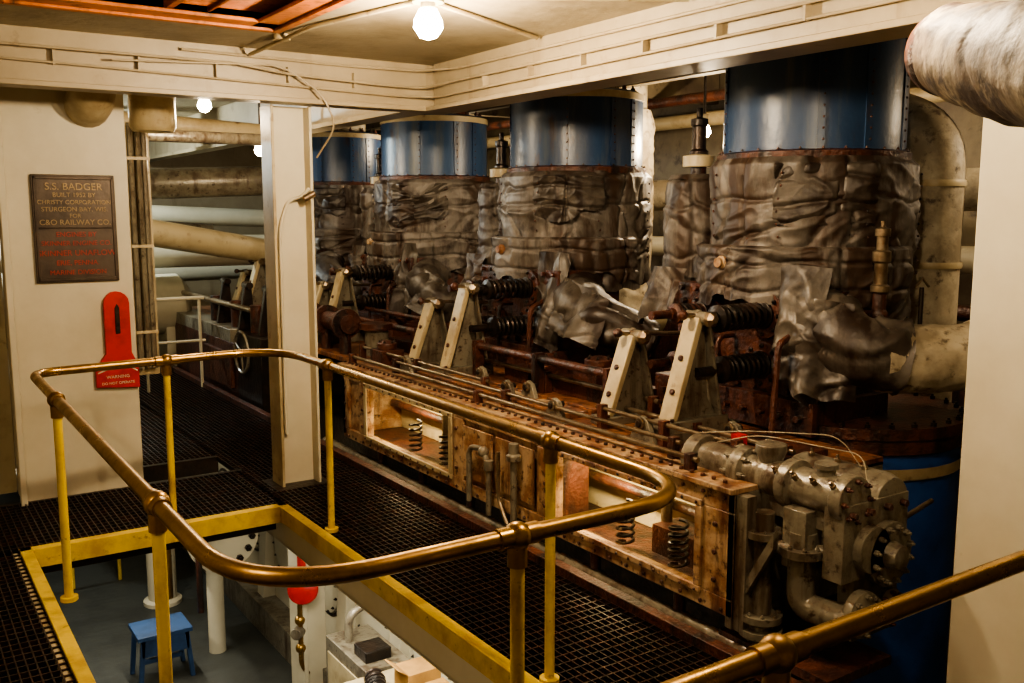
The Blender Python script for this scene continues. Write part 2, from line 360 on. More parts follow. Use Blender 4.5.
# ------------------------------------------------------------ cylinders
CX=4.7; CYS=[3.8,6.1,8.4,10.75]
def nz(x,y,z): return noise.noise(V((x,y,z)))
def ridge(p,k=3.2): return max(0,1-abs(noise.noise(p))*k)**2
def wrinkle(p,seed):
    s=V((seed*3.1,seed*1.7,seed))
    w=V((nz(p.x*2+9,p.y*2,p.z*2),nz(p.x*2,p.y*2+7,p.z*2),nz(p.x*2,p.y*2,p.z*2+3)))*.28
    q=p+w
    h=.040*noise.noise(p*2.0+s)
    h+=.020*ridge(V((q.x*2.2,q.y*2.2,q.z*3.6))+s,2.8)
    h-=.026*ridge(q*2.6+s*1.3,5.5)
    h+=.010*ridge(q*5+s*2,3)
    h+=.003*ridge(q*12+s)
    return h
def laggedcyl(b,cx,cy,R,z0,z1,seed,mat,amp=1,nu=230,nv=100,irr=.08,a0=0,a1=None):
    full=a1 is None
    def fn(u,v):
        a=2*math.pi*u if full else a0+(a1-a0)*u; c=math.cos(a); s=math.sin(a)
        zb=z0+irr*nz(c*1.5+seed,s*1.5,1)+irr*.5*nz(c*5+seed,s*5,2)
        z=zb+(z1-zb)*v
        p=V((cx+c*R,cy+s*R,z))
        r=R+amp*wrinkle(p,seed)
        for zs in (z0+.30*(z1-z0),z0+.74*(z1-z0)):
            r-=amp*.016*math.exp(-((z-zs-.04*nz(c*2,s*2,seed))/.012)**2)
        for k in range(6):
            aa=seed+k*1.047+.12*nz(z*2,k,seed); d=math.cos(a-aa)
            if d>0: r-=amp*.022*math.exp(-(math.sin(a-aa)*R/.012)**2)
        if v>.96: r-=(v-.96)/.04*.03
        return V((cx+c*r,cy+s*r,z))
    b.surf(fn,nu,nv,mat,closed=full)
def blob(b,pts,rs,seed,mat,nu=64,n=60,amp=1):
    P=fillet(pts,.3,n=10)
    L=[0]
    for i in range(1,len(P)): L.append(L[-1]+(P[i]-P[i-1]).length)
    Q=[];R=[]
    for k in range(n+1):
        d=L[-1]*k/n; i=max(j for j in range(len(L)) if L[j]<=d+1e-9); i=min(i,len(P)-2)
        t=(d-L[i])/max(1e-6,L[i+1]-L[i]); Q.append(P[i].lerp(P[i+1],t))
        x=k/n*(len(rs)-1); j=min(int(x),len(rs)-2); R.append(rs[j]+(rs[j+1]-rs[j])*(x-j))
    u=None; fr=[]
    for k in range(n+1):
        tg=(Q[min(k+1,n)]-Q[max(k-1,0)]).normalized()
        u=tg.orthogonal().normalized() if u is None else (u-tg*u.dot(tg)).normalized(); fr.append((u.copy(),tg.cross(u)))
    def fn(a,v):
        k=int(round(v*n)); u,w=fr[k]; an=2*math.pi*a; d=u*math.cos(an)+w*math.sin(an); p=Q[k]+d*R[k]
        if k in (0,n): return Q[k]+d*R[k]*.02
        return Q[k]+d*(R[k]+amp*wrinkle(p,seed))
    b.surf(fn,nu,n,mat,closed=True)
def drape(b,tl,tr,bl,br,seed,mat,nu=36,nv=46,bulge=.06):
    tl,tr,bl,br=map(V,(tl,tr,bl,br)); nrm=(tr-tl).cross(bl-tl).normalized()
    if nrm.x>0: nrm=-nrm
    def fn(u,v):
        bl2=bl+V((0,0,.05*nz(seed,u*3,0))); p=(tl.lerp(tr,u)).lerp(bl2.lerp(br,u),v)
        return p+nrm*(bulge*math.sin(math.pi*u)*(.5+.5*v)+.03*math.sin(u*9+seed+v*2)*v+1.2*wrinkle(p,seed))
    b.surf(fn,nu,nv,mat)
for i,cy in enumerate(CYS):
    e=bpy.data.objects.new('steam_engine_cylinder',None); bpy.context.scene.collection.objects.link(e)
    b=B('blue_jacket')
    R=.52
    zt=2.86 if i==0 else 2.74
    b.lathe([(0,2.1),(R,2.1),(R,zt),(R-.03,zt+.02),(0,zt+.02)],(CX,cy,0),(0,0,1),blue,64)
    b.lathe([(R,2.13),(R+.03,2.135),(R+.035,2.18),(R+.004,2.19)],(CX,cy,0),(0,0,1),rust,64)
    b.lathe([(R,zt-.05),(R+.012,zt-.05),(R+.012,zt),(R,zt+.004)],(CX,cy,0),(0,0,1),cream if i else rust,64)
    for a in (2.6,3.9,5.0,4.6 if i else 4.4):
        c,s=math.cos(a),math.sin(a); q=Matrix.Rotation(a,3,'Z')
        b.box(CX+c*(R+.004)-.004,CX+c*(R+.004)+.004,cy+s*(R+.004)-.02,cy+s*(R+.004)+.02,2.19,zt-.05,blue,q)
        for z in [2.24+k*.06 for k in range(8)]: b.sph((CX+c*(R+.01)-s*.012,cy+s*(R+.01)+c*.012,z),.007,rust,6)
    b.bolts((CX,cy,2.19),(0,0,1),R+.018,28,.009,.008,rust)
    b.bolts((CX,cy,zt+.02),(0,0,1),R-.07,18,.018,.03,rust)
    b.lathe([(0,0),(.33,0),(.33,.12),(.28,.16),(0,.16)],(CX,cy,zt+.02),(0,0,1),lagw if i%2 else rust,32)
    b.done(e)
    b=B('canvas_lagging')
    laggedcyl(b,CX,cy,.585,1.25,2.15,i*3.7,lagm)
    laggedcyl(b,CX-.03,cy,.64,1.32,1.66,i*3.7+1,lagm,nu=150,nv=40,irr=.14,a0=2.0,a1=4.9)
    laggedcyl(b,CX,cy,.61,1.78,2.12,i*5.1+2,lagd,nu=90,nv=40,irr=.10,a0=3.5,a1=4.4)
    laggedcyl(b,4.42,cy+.66,.2,1.36,2.06,i*2.1+9,lagm,nu=90,nv=70,amp=.7)
    b.lathe([(.19,0),(.17,.03),(0,.04)],(4.42,cy+.66,2.05),(0,0,1),lagm,24)
    drape(b,(4.14,cy-.30,1.55),(4.20,cy-.58,1.55),(4.02,cy-.36,.98),(4.06,cy-.60,.80),i*1.3,lagd)
    drape(b,(4.2,cy+.82,1.5),(4.16,cy+.48,1.5),(4.16,cy+.86,1.12),(4.12,cy+.52,1.25),i*1.3+4,lagm)
    if i==0:
        blob(b,[(4.5,cy-.35,1.3),(4.22,cy-.56,1.27),(4.22,cy-.70,1.15),(4.42,cy-.87,1.1)],[.13,.165,.18,.19],3,lagd)
        drape(b,(4.07,cy-.45,1.40),(4.2,cy-.72,1.37),(3.99,cy-.53,.88),(4.16,cy-.78,.87),5,lagd,bulge=.04)
    else:
        blob(b,[(4.5,cy-.4,1.3),(4.2,cy-.65,1.22),(4.1,cy-1.0,1.1),(4.4,cy-1.3,.95)],[.14,.17,.17,.14],3+i,lagd)
        drape(b,(4.15,cy-.6,1.38),(4.12,cy-1.15,1.25),(3.95,cy-.65,1.0),(3.92,cy-1.2,.95),6+i,lagd,bulge=.05)
    for a in (2.75,3.55,4.35,5.2):
        for k in range(9):
            z=1.5+k*.07; aa=a+.02*math.sin(k); rr=.612
            b.sph((CX+math.cos(aa)*rr,cy+math.sin(aa)*rr,z),.008,rust,6)
    b.done(e,angle=80)
    b=B('valve_chest',.006)
    b.box(4.12,4.7,cy-.55,cy+.5,.8,1.42,rust)
    b.box(4.05,4.7,cy-.6,cy+.62,.66,.84,rust)
    for z in (1.28,1.0):
        b.flange((4.12,cy-.21,z),(-1,0,0),.135,.035,rust,8,darkst)
        b.flange((4.12,cy+.24,z-.02),(-1,0,0),.12,.035,rust,8,darkst)
        b.lathe([(.075,0),(.08,.02),(.05,.03),(.05,.1),(.0,.1)],(4.085,cy-.21,z),(-1,0,0),darkst,18)
    for k in range(9): b.lathe([(0,0),(.018,0),(.018,.03),(0,.03)],(4.12,cy-.5+k*.12,1.39),(-1,0,0),rust,6)
    for k in range(9): b.lathe([(0,0),(.018,0),(.018,.03),(0,.03)],(4.12,cy-.5+k*.12,.87),(-1,0,0),rust,6)
    for k in range(9): b.lathe([(0,0),(.02,0),(.02,.04),(0,.04)],(4.05,cy-.52+k*.13,.75),(-1,0,0),rust,6)
    for k in range(4): b.lathe([(0,0),(.02,0),(.02,.035),(0,.035)],(4.12,cy+.44,.95+k*.12),(-1,0,0),rust,6)
    b.lathe([(0,0),(.04,0),(.04,.02),(.028,.03),(.028,.05),(0,.05)],(4.03,cy+.05,1.56),(-1,0,0),tan,14)
    b.tube(fillet([(4.1,cy+.4,.8),(3.98,cy+.4,.78),(3.96,cy+.4,.66)],.04),.016,rust,8)
    b.tube(fillet([(4.1,cy+.02,1.14),(3.98,cy+.02,1.14),(3.96,cy+.02,.66)],.05),.014,rust,8)
    b.tube(fillet([(4.1,cy-.42,1.2),(3.95,cy-.44,1.15),(3.92,cy-.44,.66)],.05),.018,rust,8)
    b.done(e)
    b=B('valve_springs')
    for z,x0 in ((1.28,3.74),(1.0,3.78)):
        b.helix((x0,cy-.21,z),(4.1,cy-.21,z),.062,.0125,8,darkst)
        b.cyl((3.58,cy-.21,z),(4.1,cy-.21,z),.028,darkst)
        b.lathe([(0,0),(.075,0),(.075,.02),(.04,.03),(.04,.07),(0,.07)],(x0,cy-.21,z),(-1,0,0),darkst,18)
        b.cyl((3.66,cy+.24,z-.02),(4.1,cy+.24,z-.02),.025,rust); b.cyl((3.95,cy+.24,z-.02),(4.1,cy+.24,z-.02),.05,rust)
        b.helix((3.86,cy+.24,z-.02),(4.08,cy+.24,z-.02),.045,.010,6,darkst)
        b.lathe([(0,0),(.06,0),(.06,.02),(.035,.03),(.035,.06),(0,.06)],(3.86,cy+.24,z-.02),(-1,0,0),rust,18)
    b.done(e)
    b=B('indicator_cock',.003)
    x,y=4.42,cy+.66
    b.cyl((x,y,2.06),(x,y,2.14),.05,rust); b.lathe([(0,0),(.1,0),(.1,.07),(.05,.08),(0,.08)],(x,y,2.13),(0,0,1),cream,24)
    b.lathe([(.06,0),(.06,.03),(.045,.04),(.045,.18),(.055,.19),(.055,.23),(.02,.24),(.02,.3),(0,.3)],(x,y,2.2),(0,0,1),darkst,16)
    b.done(e)
    b=B('lower_barrel')
    if i==0:
        y=3.45
        b.lathe([(0,.72),(.64,.72),(.64,.66),(.625,.655),(.625,.58),(.61,.57)],(CX,y,0),(0,0,1),rust,72)
        b.lathe([(.60,.57),(.60,LF)],(CX,y,0),(0,0,1),blue2,72)
        b.lathe([(.615,.50),(.615,.44),(.60,.43)],(CX,y,0),(0,0,1),cream,72)
        b.bolts((CX,y,.72),(0,0,1),.6,30,.016,.02,darkst)
    else:
        b.lathe([(0,.78),(.62,.78),(.62,.7),(.55,.68),(.55,.1)],(CX,cy,0),(0,0,1),rust,60)
        b.bolts((CX,cy,.78),(0,0,1),.58,24,.016,.02,darkst)
    b.done(e)
b=B('lagged_exhaust_pipe')
blob(b,[(4.28,3.02,1.1),(4.55,2.84,1.09),(5.1,2.5,1.12),(5.6,2.2,1.1)],[.18,.175,.175,.175],11,lagw,amp=.4)
b.done(angle=80)
b=B('brass_relief_valve',.002)
x,y=4.40,3.08
b.lathe([(0,1.3),(.03,1.3),(.03,1.42),(.05,1.43),(.05,1.46),(.035,1.47),(.035,1.58),(.048,1.59),(.048,1.64),(.03,1.65),(.03,1.72),(.04,1.72),(.04,1.76),(.012,1.77),(.012,1.8),(0,1.8)],(x,y,0),(0,0,1),steel,16)
b.tube(fillet([(x,y,1.42),(x,y,1.3),(4.42,3.22,1.28),(4.5,3.35,1.28)],.04),.035,rust,12); b.sph((x,y,1.3),.05,rust)
b.cyl((4.62,2.98,1.2),(4.62,2.98,1.45),.012,darkst,8); b.tube([(4.56,2.98,1.45),(4.62,2.98,1.5),(4.68,2.98,1.45)],.008,steel,6)
b.done()
# ------------------------------------------------------------ engine casing with windows
ce=bpy.data.objects.new('engine_crosshead_casing',None); bpy.context.scene.collection.objects.link(ce)
b=B('frame',.004)
X=3.05
b.box(X,X+.06,2.8,7.0,.05,.13,tan); b.box(X,X+.06,2.8,7.0,.53,.62,tan)
for y0,y1 in ((2.8,3.02),(4.13,4.3),(5.12,5.28),(6.56,6.7),(6.9,7.0)):
    b.box(X,X+.06,y0,y1,.13,.53,tan)
    for z in (.2,.33,.46): b.lathe([(0,0),(.013,0),(.013,.014),(0,.014)],(X,(y0+y1)/2,z),(-1,0,0),rust,6)
b.box(X+.02,X+.05,4.3,5.12,.13,.53,tan); b.box(X+.02,X+.05,6.7,6.9,.13,.53,tan)
b.box(X-.012,X,4.32,4.72,.17,.50,tan); b.box(X-.012,X,4.76,5.1,.17,.50,tan)
for y0,y1 in ((3.02,4.13),(5.28,6.56)):
    for bx in ((y0-.03,y1+.03,.11,.14),(y0-.03,y1+.03,.52,.55),(y0-.03,y0+.012,.14,.52),(y1-.012,y1+.03,.14,.52)):
        b.box(X-.014,X,*bx,cream if y0>5 else tan)
    n=12
    for k in range(n+1):
        y=y0+(y1-y0)*k/n
        for z in (.122,.537): b.lathe([(0,0),(.009,0),(.009,.008),(0,.008)],(X-.014,y,z),(-1,0,0),rust,6)
for k in range(32):
    y=2.86+k*.13; b.lathe([(0,0),(.011,0),(.011,.012),(0,.012)],(X,y,.595),(-1,0,0),rust,6)
    b.lathe([(0,0),(.011,0),(.011,.012),(0,.012)],(X,y,.075),(-1,0,0),rust,6)
b.box(X,4.1,2.8,2.84,.0,.62,greyp)
b.box(X+.05,4.0,2.84,7.0,.05,.07,rust); b.box(3.55,3.6,2.84,7.0,.07,.6,cream); b.box(X,4.0,6.96,7.0,.07,.6,tan)
b.box(X+.06,X+.3,4.2,4.24,.07,.6,rust); b.box(X+.06,X+.3,5.18,5.22,.07,.6,rust)
b.done(ce)
b=B('window_glass'); b.box(X+.02,X+.024,3.02,4.13,.13,.53,glass); b.box(X+.02,X+.024,5.28,6.56,.13,.53,glass); b.done(ce)
b=B('crosshead_rods')
for y in (3.2,3.6,5.5,5.95):
    b.cyl((3.4,y,.07),(3.4,y,.6),.03,steel); b.helix((3.2,y+.1,.1),(3.2,y+.1,.33),.045,.009,6,darkst)
b.box(3.3,3.5,3.1,3.6,.07,.22,rust); b.box(3.3,3.5,5.4,5.8,.07,.22,greyp)
b.tube([(3.45,2.9,.3),(3.45,6.9,.3)],.03,rust,10)
b.done(ce)
b=B('inspection_lamp')
for y0,y1,en in ((3.75,4.1,17),(6.1,6.5,15),(3.05,3.6,1.5),(5.35,5.95,1.5)):
    big=en>5
    b.cyl((3.22,y0,.50),(3.22,y1,.50),.018,inlamp if big else cream,10); b.box(3.19,3.25,y0,y1,.52,.6,darkst)
    alight('inspection_light',(3.22,(y0+y1)/2,.478),en,.05,y1-y0,(1,.87,.62),(0,math.radians(-35),0),ce)
b.done(ce)
b=B('top_deck',.004)
b.box(3.03,3.2,2.8,7.05,.62,.645,tan)
b.box(3.2,4.1,2.8,12.4,.60,.64,orangedeck)
for k in range(11):
    y=4.35+k*.155
    b.box(3.28,3.46,y,y+.145,.64,.675,tan if k%3 else orangedeck)
b.box(3.24,3.28,4.3,6.1,.64,.69,orangedeck); b.box(3.46,3.5,4.3,6.1,.64,.69,orangedeck)
b.box(3.75,4.1,4.4,5.7,.64,.74,rust); b.box(3.75,4.1,6.8,8.1,.64,.74,rust)
b.box(3.3,3.8,2.9,3.3,.64,.70,rust)
for k in range(60):
    b.lathe([(0,0),(.012,0),(.012,.014),(0,.014)],(3.09,2.9+k*.07,.645),(0,0,1),rust,6)
for x,y,w,h in ((3.9,4.8,.12,.2),(3.85,5.3,.1,.16),(3.9,7.1,.12,.22),(3.35,6.8,.1,.12),(3.9,7.7,.1,.2)):
    b.box(x-w,x+w,y-w,y+w,.64,.64+h,rust); b.lathe([(0,0),(w*.8,0),(w*.8,.05),(w*.3,.07),(0,.07)],(x,y,.64+h),(0,0,1),rust,18); b.bolts((x,y,.69+h),(0,0,1),w*.6,6,.012,.015,darkst)
b.done(ce)
b=B('valve_gear_rods',.002)
for x,z,y0,y1,r in ((3.12,.70,3.1,7.0,.014),(3.20,.73,3.3,6.4,.012),(3.62,.88,4.3,5.9,.028),(3.7,.76,4.0,6.2,.016),(3.55,.72,2.9,4.2,.014),(3.62,.88,6.7,8.3,.028),(3.32,.76,3.0,4.1,.012),(3.3,.74,5.2,7.2,.012),(3.8,.95,6.9,10.2,.02)):
    b.cyl((x,y0,z),(x,y1,z),r,steel if r<.02 else rust,12)
    for y in (y0+.05,(y0+y1)/2,y1-.05): b.box(x-r-.012,x+r+.012,y-.02,y+.02,.64,z+r+.01,rust)
for x,y in ((3.2,4.35),(3.3,3.7),(3.45,5.55),(3.6,3.35),(3.25,6.3),(3.45,2.98),(3.4,4.9),(3.3,5.0)):
    b.prism([(y-.1,.64),(y+.1,.64),(y+.05,.73),(y+.01,.78),(y-.04,.76)],'x',x,x+.03,greyp)
    b.cyl((x-.03,y,.74),(x+.07,y,.74),.018,darkst,10)
    b.lathe([(0,0),(.032,0),(.032,.02),(0,.02)],(x-.0,y,.74),(-1,0,0),steel,12)
b.done(ce)
def bracket(y,zt,zb,th=.11):
    b=B('valve_rocker_bracket',.006)
    b.prism([(3.41,zb),(3.76,zb),(3.68,zb+.12),(3.645,zt+.0),(3.62,zt+.045),(3.58,zt+.03),(3.565,zt-.03)],'y',y-th*.18,y+th*.18,greyp)
    b.prism([(3.39,zb),(3.425,zb),(3.60,zt-.02),(3.565,zt+.01)],'y',y-th/2,y+th/2,cream)
    b.prism([(3.74,zb),(3.765,zb),(3.66,zt-.02),(3.645,zt-.02)],'y',y-th/2,y+th/2,greyp)
    b.box(3.36,3.79,y-th*.65,y+th*.65,.64,zb+.02,greyp)
    b.cyl((3.61,y-.08,zt),(3.61,y+.08,zt),.036,greyp,18); b.cyl((3.61,y-.12,zt),(3.61,y+.12,zt),.018,steel,12)
    b.lathe([(0,0),(.045,0),(.045,.03),(.02,.05),(0,.05)],(3.61,y-.08,zt),(0,-1,0),steel,6)
    for q in (.3,.62):
        px=3.39+(3.565-3.39)*q; pz=zb+(zt-zb)*q
        b.lathe([(0,0),(.018,0),(.018,.018),(0,.018)],(px+.003,y,pz),(-1,0,.33),rust,6)
    b.cyl((3.5,y,zt+.02),(4.1,y-.02,zt-.02),.014,steel,10); b.sph((3.5,y,zt+.02),.028,rust)
    for dx in (.0,.38): b.lathe([(0,0),(.014,0),(.014,.02),(0,.02)],(3.385+dx,y-th*.55,zb+.02),(0,0,1),rust,6)
    b.done(ce)
for y,zt,zb in ((3.62,1.29,.74),(4.14,1.14,.67),(5.98,1.29,.70),(6.5,1.14,.66),(8.2,1.29,.70),(8.7,1.14,.66),(10.5,1.29,.7),(11.0,1.14,.66)): bracket(y,zt,zb)
b=B('engine_lower_frame',.006)
b.box(3.62,5.5,4.2,12.5,-.7,.04,darkst); b.box(3.35,4.0,2.85,4.2,-.9,.04,darkst); b.box(3.35,3.62,4.2,12.5,-.7,.035,darkst)
for k in range(8):
    y=5.2+k*1.0
    b.prism([(3.05,LF),(3.5,LF),(3.5,-.3),(3.2,-.3)],'y',y,y+.18,white)
b.box(3.2,5.3,4.5,12.6,LF,-.65,white)
for k in range(7):
    y=5.78+k*1.0
    b.lathe([(0,0),(.3,0),(.3,.03),(.26,.05),(.2,.05),(.0,.08)],(3.2,y,-1.45),(-1,0,0),white,32); b.bolts((3.17,y,-1.45),(-1,0,0),.28,14,.014,.02,darkst)
    b.lathe([(.34,0),(.34,.01),(.31,.01)],(3.2,y,-1.45),(-1,0,0),darkst,32)
b.box(2.98,3.2,4.5,12.6,LF,-2.1,greyp)
for k in range(6):
    y=3.2+k*.65
    b.cyl((3.12,y,-.6),(3.12,y,.05),.03,rust,12); b.lathe([(.06,0),(.06,.03),(0,.03)],(3.12,y,-.12),(0,0,1),greyp,12)
b.tube([(3.1,2.7,-.1),(3.1,7.5,-.1)],.04,greyp,14); b.tube([(3.22,2.7,-.3),(3.22,7.5,-.3)],.055,rust,14); b.tube([(3.0,2.9,-.32),(3.0,7.5,-.32)],.025,steel,10)
b.done()
b=B('casing_drain_valve',.002)
b.tube(fillet([(2.99,4.95,.05),(2.99,4.95,.40),(2.99,4.78,.42),(2.99,4.72,.3),(2.99,4.72,.02)],.07),.018,greyp,10)
b.sph((2.99,4.78,.40),.035,greyp); b.lathe([(.03,0),(.03,.06),(.0,.06)],(2.99,4.72,.3),(0,0,1),greyp,12)
b.tube([(2.99,4.45,-.05),(2.99,4.45,.45)],.02,greyp,10); b.lathe([(0,0),(.045,0),(.045,.03),(.03,.04),(.03,.1),(0,.1)],(2.99,4.45,.42),(0,0,1),greyp,12)
b.tube(fillet([(2.98,4.6,.44),(2.98,4.6,.15),(2.98,4.5,.02)],.05),.012,steel,8)
b.done()
# ------------------------------------------------------------ pump group at the near end
pg=bpy.data.objects.new('engine_governor_pump',None); bpy.context.scene.collection.objects.link(pg)
b=B('cylinders',.004)
ax=(0,-1,0)
b.lathe([(0,0),(.085,0),(.11,.02),(.11,.09),(.085,.10),(.085,.3),(.11,.31),(.11,.37),(.085,.38),(.085,.58),(.11,.59),(.11,.64),(.085,.65),(.085,.86),(.105,.87),(.105,.93),(.0,.93)],(3.27,3.28,.67),ax,greyp,28)
b.bolts((3.27,2.35,.67),ax,.085,8,.012,.02,rust)
b.bolts((3.27,2.97,.67),(0,1,0),.095,8,.012,.03,greyp); b.bolts((3.27,2.91,.67),ax,.095,8,.012,.03,greyp)
b.lathe([(0,0),(.11,0),(.125,.03),(.125,.45),(.11,.5),(0,.51)],(3.52,2.85,.62),ax,greyp,28)
b.lathe([(0,0),(.09,0),(.10,.03),(.10,.5),(0,.5)],(3.35,2.80,.46),ax,greyp,24)
b.box(3.19,3.62,2.34,2.44,.33,.66,greyp); b.box(3.22,3.42,2.44,2.9,.52,.62,greyp)
for x in (3.23,3.34,3.46,3.57):
    for z in (.62,): b.lathe([(0,0),(.016,0),(.016,.03),(0,.03)],(x,2.34,z),ax,rust,6)
b.box(3.15,3.4,2.5,2.62,.34,.60,greyp)
b.lathe([(0,0),(.05,0),(.07,.05),(.07,.08),(.0,.10)],(3.27,2.8,.74),(0,0,1),greyp,20)
b.lathe([(0,0),(.04,0),(.04,.03),(.05,.04),(.05,.06),(.0,.06)],(3.27,2.5,.74),(0,0,1),greyp,20)
for y in (2.4,2.5,2.6,2.7): b.lathe([(0,0),(.014,0),(.014,.03),(.008,.03),(.008,.05),(0,.05)],(3.2,y,.72),(-1,0,1),steel,6)
for y in (2.48,2.62,2.76): b.lathe([(0,0),(.016,0),(.016,.02),(.008,.02),(.008,.04),(0,.04)],(3.5,y,.74),(0,0,1),steel,6)
b.done(pg)
b=B('pipework',.003)
b.tube(fillet([(3.15,2.72,.55),(3.15,2.72,.05)],.1),.045,greyp,18)
b.flange((3.15,2.72,.44),(0,0,1),.085,.03,greyp); b.flange((3.15,2.72,.06),(0,0,1),.095,.03,greyp); b.flange((3.15,2.72,.02),(0,0,-1),.095,.03,greyp)
b.tube(fillet([(3.15,2.72,.04),(3.15,2.72,-.22),(3.2,2.5,-.25),(3.2,2.2,-.25)],.1),.055,greyp,18)
b.tube(fillet([(3.2,2.55,.5),(3.2,2.55,.17),(3.25,2.32,.17)],.07),.06,greyp,20)
b.flange((3.2,2.55,.40),(0,0,1),.10,.035,greyp)
b.tube([(3.12,2.66,.42),(3.28,2.42,.42)],.03,greyp,12)
b.lathe([(0,0),(.14,0),(.14,.04),(.0,.04)],(3.46,2.34,.42),ax,greyp,28); b.bolts((3.46,2.30,.42),ax,.118,12,.013,.02,greyp); b.lathe([(0,0),(.06,0),(.05,.05),(0,.06)],(3.46,2.3,.42),ax,greyp,20)
b.lathe([(0,0),(.10,0),(.10,.04),(.05,.06),(0,.06)],(3.30,2.34,.19),ax,greyp,28); b.bolts((3.30,2.30,.19),ax,.082,8,.013,.02,greyp)
b.box(3.3,3.6,2.36,2.44,.05,.34,greyp)
b.lathe([(0,0),(.085,0),(.085,.04),(.04,.06),(0,.06)],(3.5,2.36,.17),ax,greyp,28); b.bolts((3.5,2.32,.17),ax,.068,8,.012,.02,rust)
b.cyl((3.3,2.32,.5),(4.05,2.5,.50),.012,steel,10)
b.box(3.08,3.5,2.3,2.9,-.08,-.04,rust)
b.box(3.06,3.12,2.74,2.8,.0,.62,greyp); b.prism([(2.8,.08),(2.8,.15),(2.6,.5),(2.6,.43)],'x',3.07,3.10,greyp)
b.tube([(3.05,2.36+.11*math.cos(a),-.18+.11*math.sin(a)) for a in [2*math.pi*k/24 for k in range(24)]],.012,darkst,8,closed=True)
for a in (0,2.1,4.2): b.cyl((3.05,2.36,-.18),(3.05,2.36+.11*math.cos(a),-.18+.11*math.sin(a)),.008,darkst,6)
b.cyl((3.05,2.36,-.18),(3.3,2.36,-.18),.02,darkst)
b.tube(fillet([(3.3,3.3,.70),(3.3,2.9,.84),(3.42,2.6,.82),(3.45,2.45,.82),(3.44,2.42,.70)],.1),.0028,lagw,6)
b.tube(fillet([(3.35,3.5,.72),(3.35,3.0,.83),(3.48,2.6,.87),(3.5,2.5,.75)],.1),.0028,lagw,6)
b.box(3.43,3.48,3.13,3.19,.70,.77,red)
b.done(pg)
# ------------------------------------------------------------ background pipework
b=B('background_steam_pipe')
b.tube(fillet([(5.5,3.5,-.5),(5.5,3.5,2.35),(5.35,4.0,2.5),(5.3,4.6,2.5)],.25),.17,lagw,24)
for z in (1.0,1.5,2.0): b.lathe([(.18,0),(.185,.02),(.18,.04)],(5.5,3.5,z),(0,0,1),cream,24)
b.done()
b=B('background_steam_pipe'); b.tube(fillet([(6.4,1,2.0),(6.4,7.2,2.0)],.2),.15,lagw,20); b.done()
b=B('background_steam_pipe'); b.tube([(6.6,1,1.5),(6.6,8,1.5)],.1,white,16); b.done()
b=B('background_pipe_cluster')
b.tube([(6.9,3.0,-1),(6.9,3.0,3.28)],.12,white,16); b.tube([(6.1,2.6,-1),(6.1,2.6,3.28)],.06,cream,16)
b.tube([(5.9,3.2,1.9),(5.9,3.2,3.0)],.16,blue2,20)
b.tube([(6.9,1,2.75),(6.9,15,2.75)],.07,cream,12); b.tube([(6.5,1,2.9),(6.5,15,2.9)],.05,rust,12); b.tube([(6.7,1,1.1),(6.7,12,1.1)],.06,rust,12)
b.done()
b=B('lagged_riser_pipe'); laggedcyl(b,5.75,6.75,.26,.5,2.75,5,lagw,nu=80,nv=100,amp=.7); b.cyl((5.75,6.75,2.7),(5.75,6.75,3.28),.2,lagw,24); b.cyl((5.75,6.75,-.6),(5.75,6.75,.6),.2,lagw,24); b.done(angle=80)
b=B('background_auxiliary_machinery',.005)
for k in range(7):
    y=3+k*1.7
    b.box(6.2,6.6,y,y+.9,-.6,.95,greyp if k%2 else rust); b.cyl((6.2,y+.45,.9),(6.05,y+.45,.9),.25,cream,24); b.cyl((6.4,y+.3,.95),(6.4,y+.3,1.3),.12,rust,16)
b.done()
b=B('far_steam_pipe'); b.tube([(.5,10.6,2.05),(2.2,10.4,2.12),(4.0,10.2,2.2)],.16,greyp,20); b.done()
b=B('far_steam_pipe'); b.tube([(.4,9.6,1.98),(3.7,10.6,1.40)],.14,cream,20); b.done()
b=B('far_steam_pipe'); b.tube([(.8,12.3,1.35),(4.6,12.3,1.35)],.2,white,20); b.tube([(.8,12.9,1.9),(4.6,12.9,1.75)],.12,white,20); b.tube([(.8,13.5,1.0),(4.6,13.5,1.05)],.15,white,20); b.done()
b=B('far_steam_pipe'); b.tube([(1.2,8.0,2.45),(3.2,8.0,2.45)],.05,greyp,16); b.tube([(1.2,8.8,2.65),(3.2,8.6,2.55)],.08,cream,16)
b.tube(fillet([(2.0,11.5,2.9),(2.0,11.5,1.7),(3.4,11.6,1.6)],.25),.1,greyp,16); b.done()
b=B('white_storage_tank'); b.lathe([(0,0),(.25,.02),(.36,.12),(.36,1.3),(.25,1.4),(0,1.42)],(1.7,11.7,.75),(1,.05,0),white,28); b.box(1.9,2.0,11.5,11.9,0,.5,white); b.box(2.8,2.9,11.5,11.9,0,.5,white); b.done()
b=B('far_guard_rail')
b.tube([(1.6,10.1,.95),(2.85,10.1,.95)],.02,white,8); b.tube([(1.6,10.1,.5),(2.85,10.1,.5)],.014,white,8)
for x in (1.7,2.25,2.8): b.tube([(x,10.1,0),(x,10.1,.95)],.016,white,8)
b.done()
b=B('reversing_engine_stand',.006)
b.box(2.9,3.15,9.2,12,-.02,.55,rust); b.box(2.9,3.15,9.4,11.6,.55,.68,greyp)
for y in (8.7,9.3,10.0):
    b.prism([(2.96,.68),(3.13,.68),(3.10,1.15),(3.04,1.15)],'y',y,y+.06,darkst); b.cyl((3.07,y-.05,1.12),(3.07,y+.12,1.12),.035,darkst)
    b.cyl((3.05,y+.3,.68),(3.05,y+.3,.95),.07,rust,16)
b.box(2.9,3.15,8.5,9.2,-.02,.68,darkst)
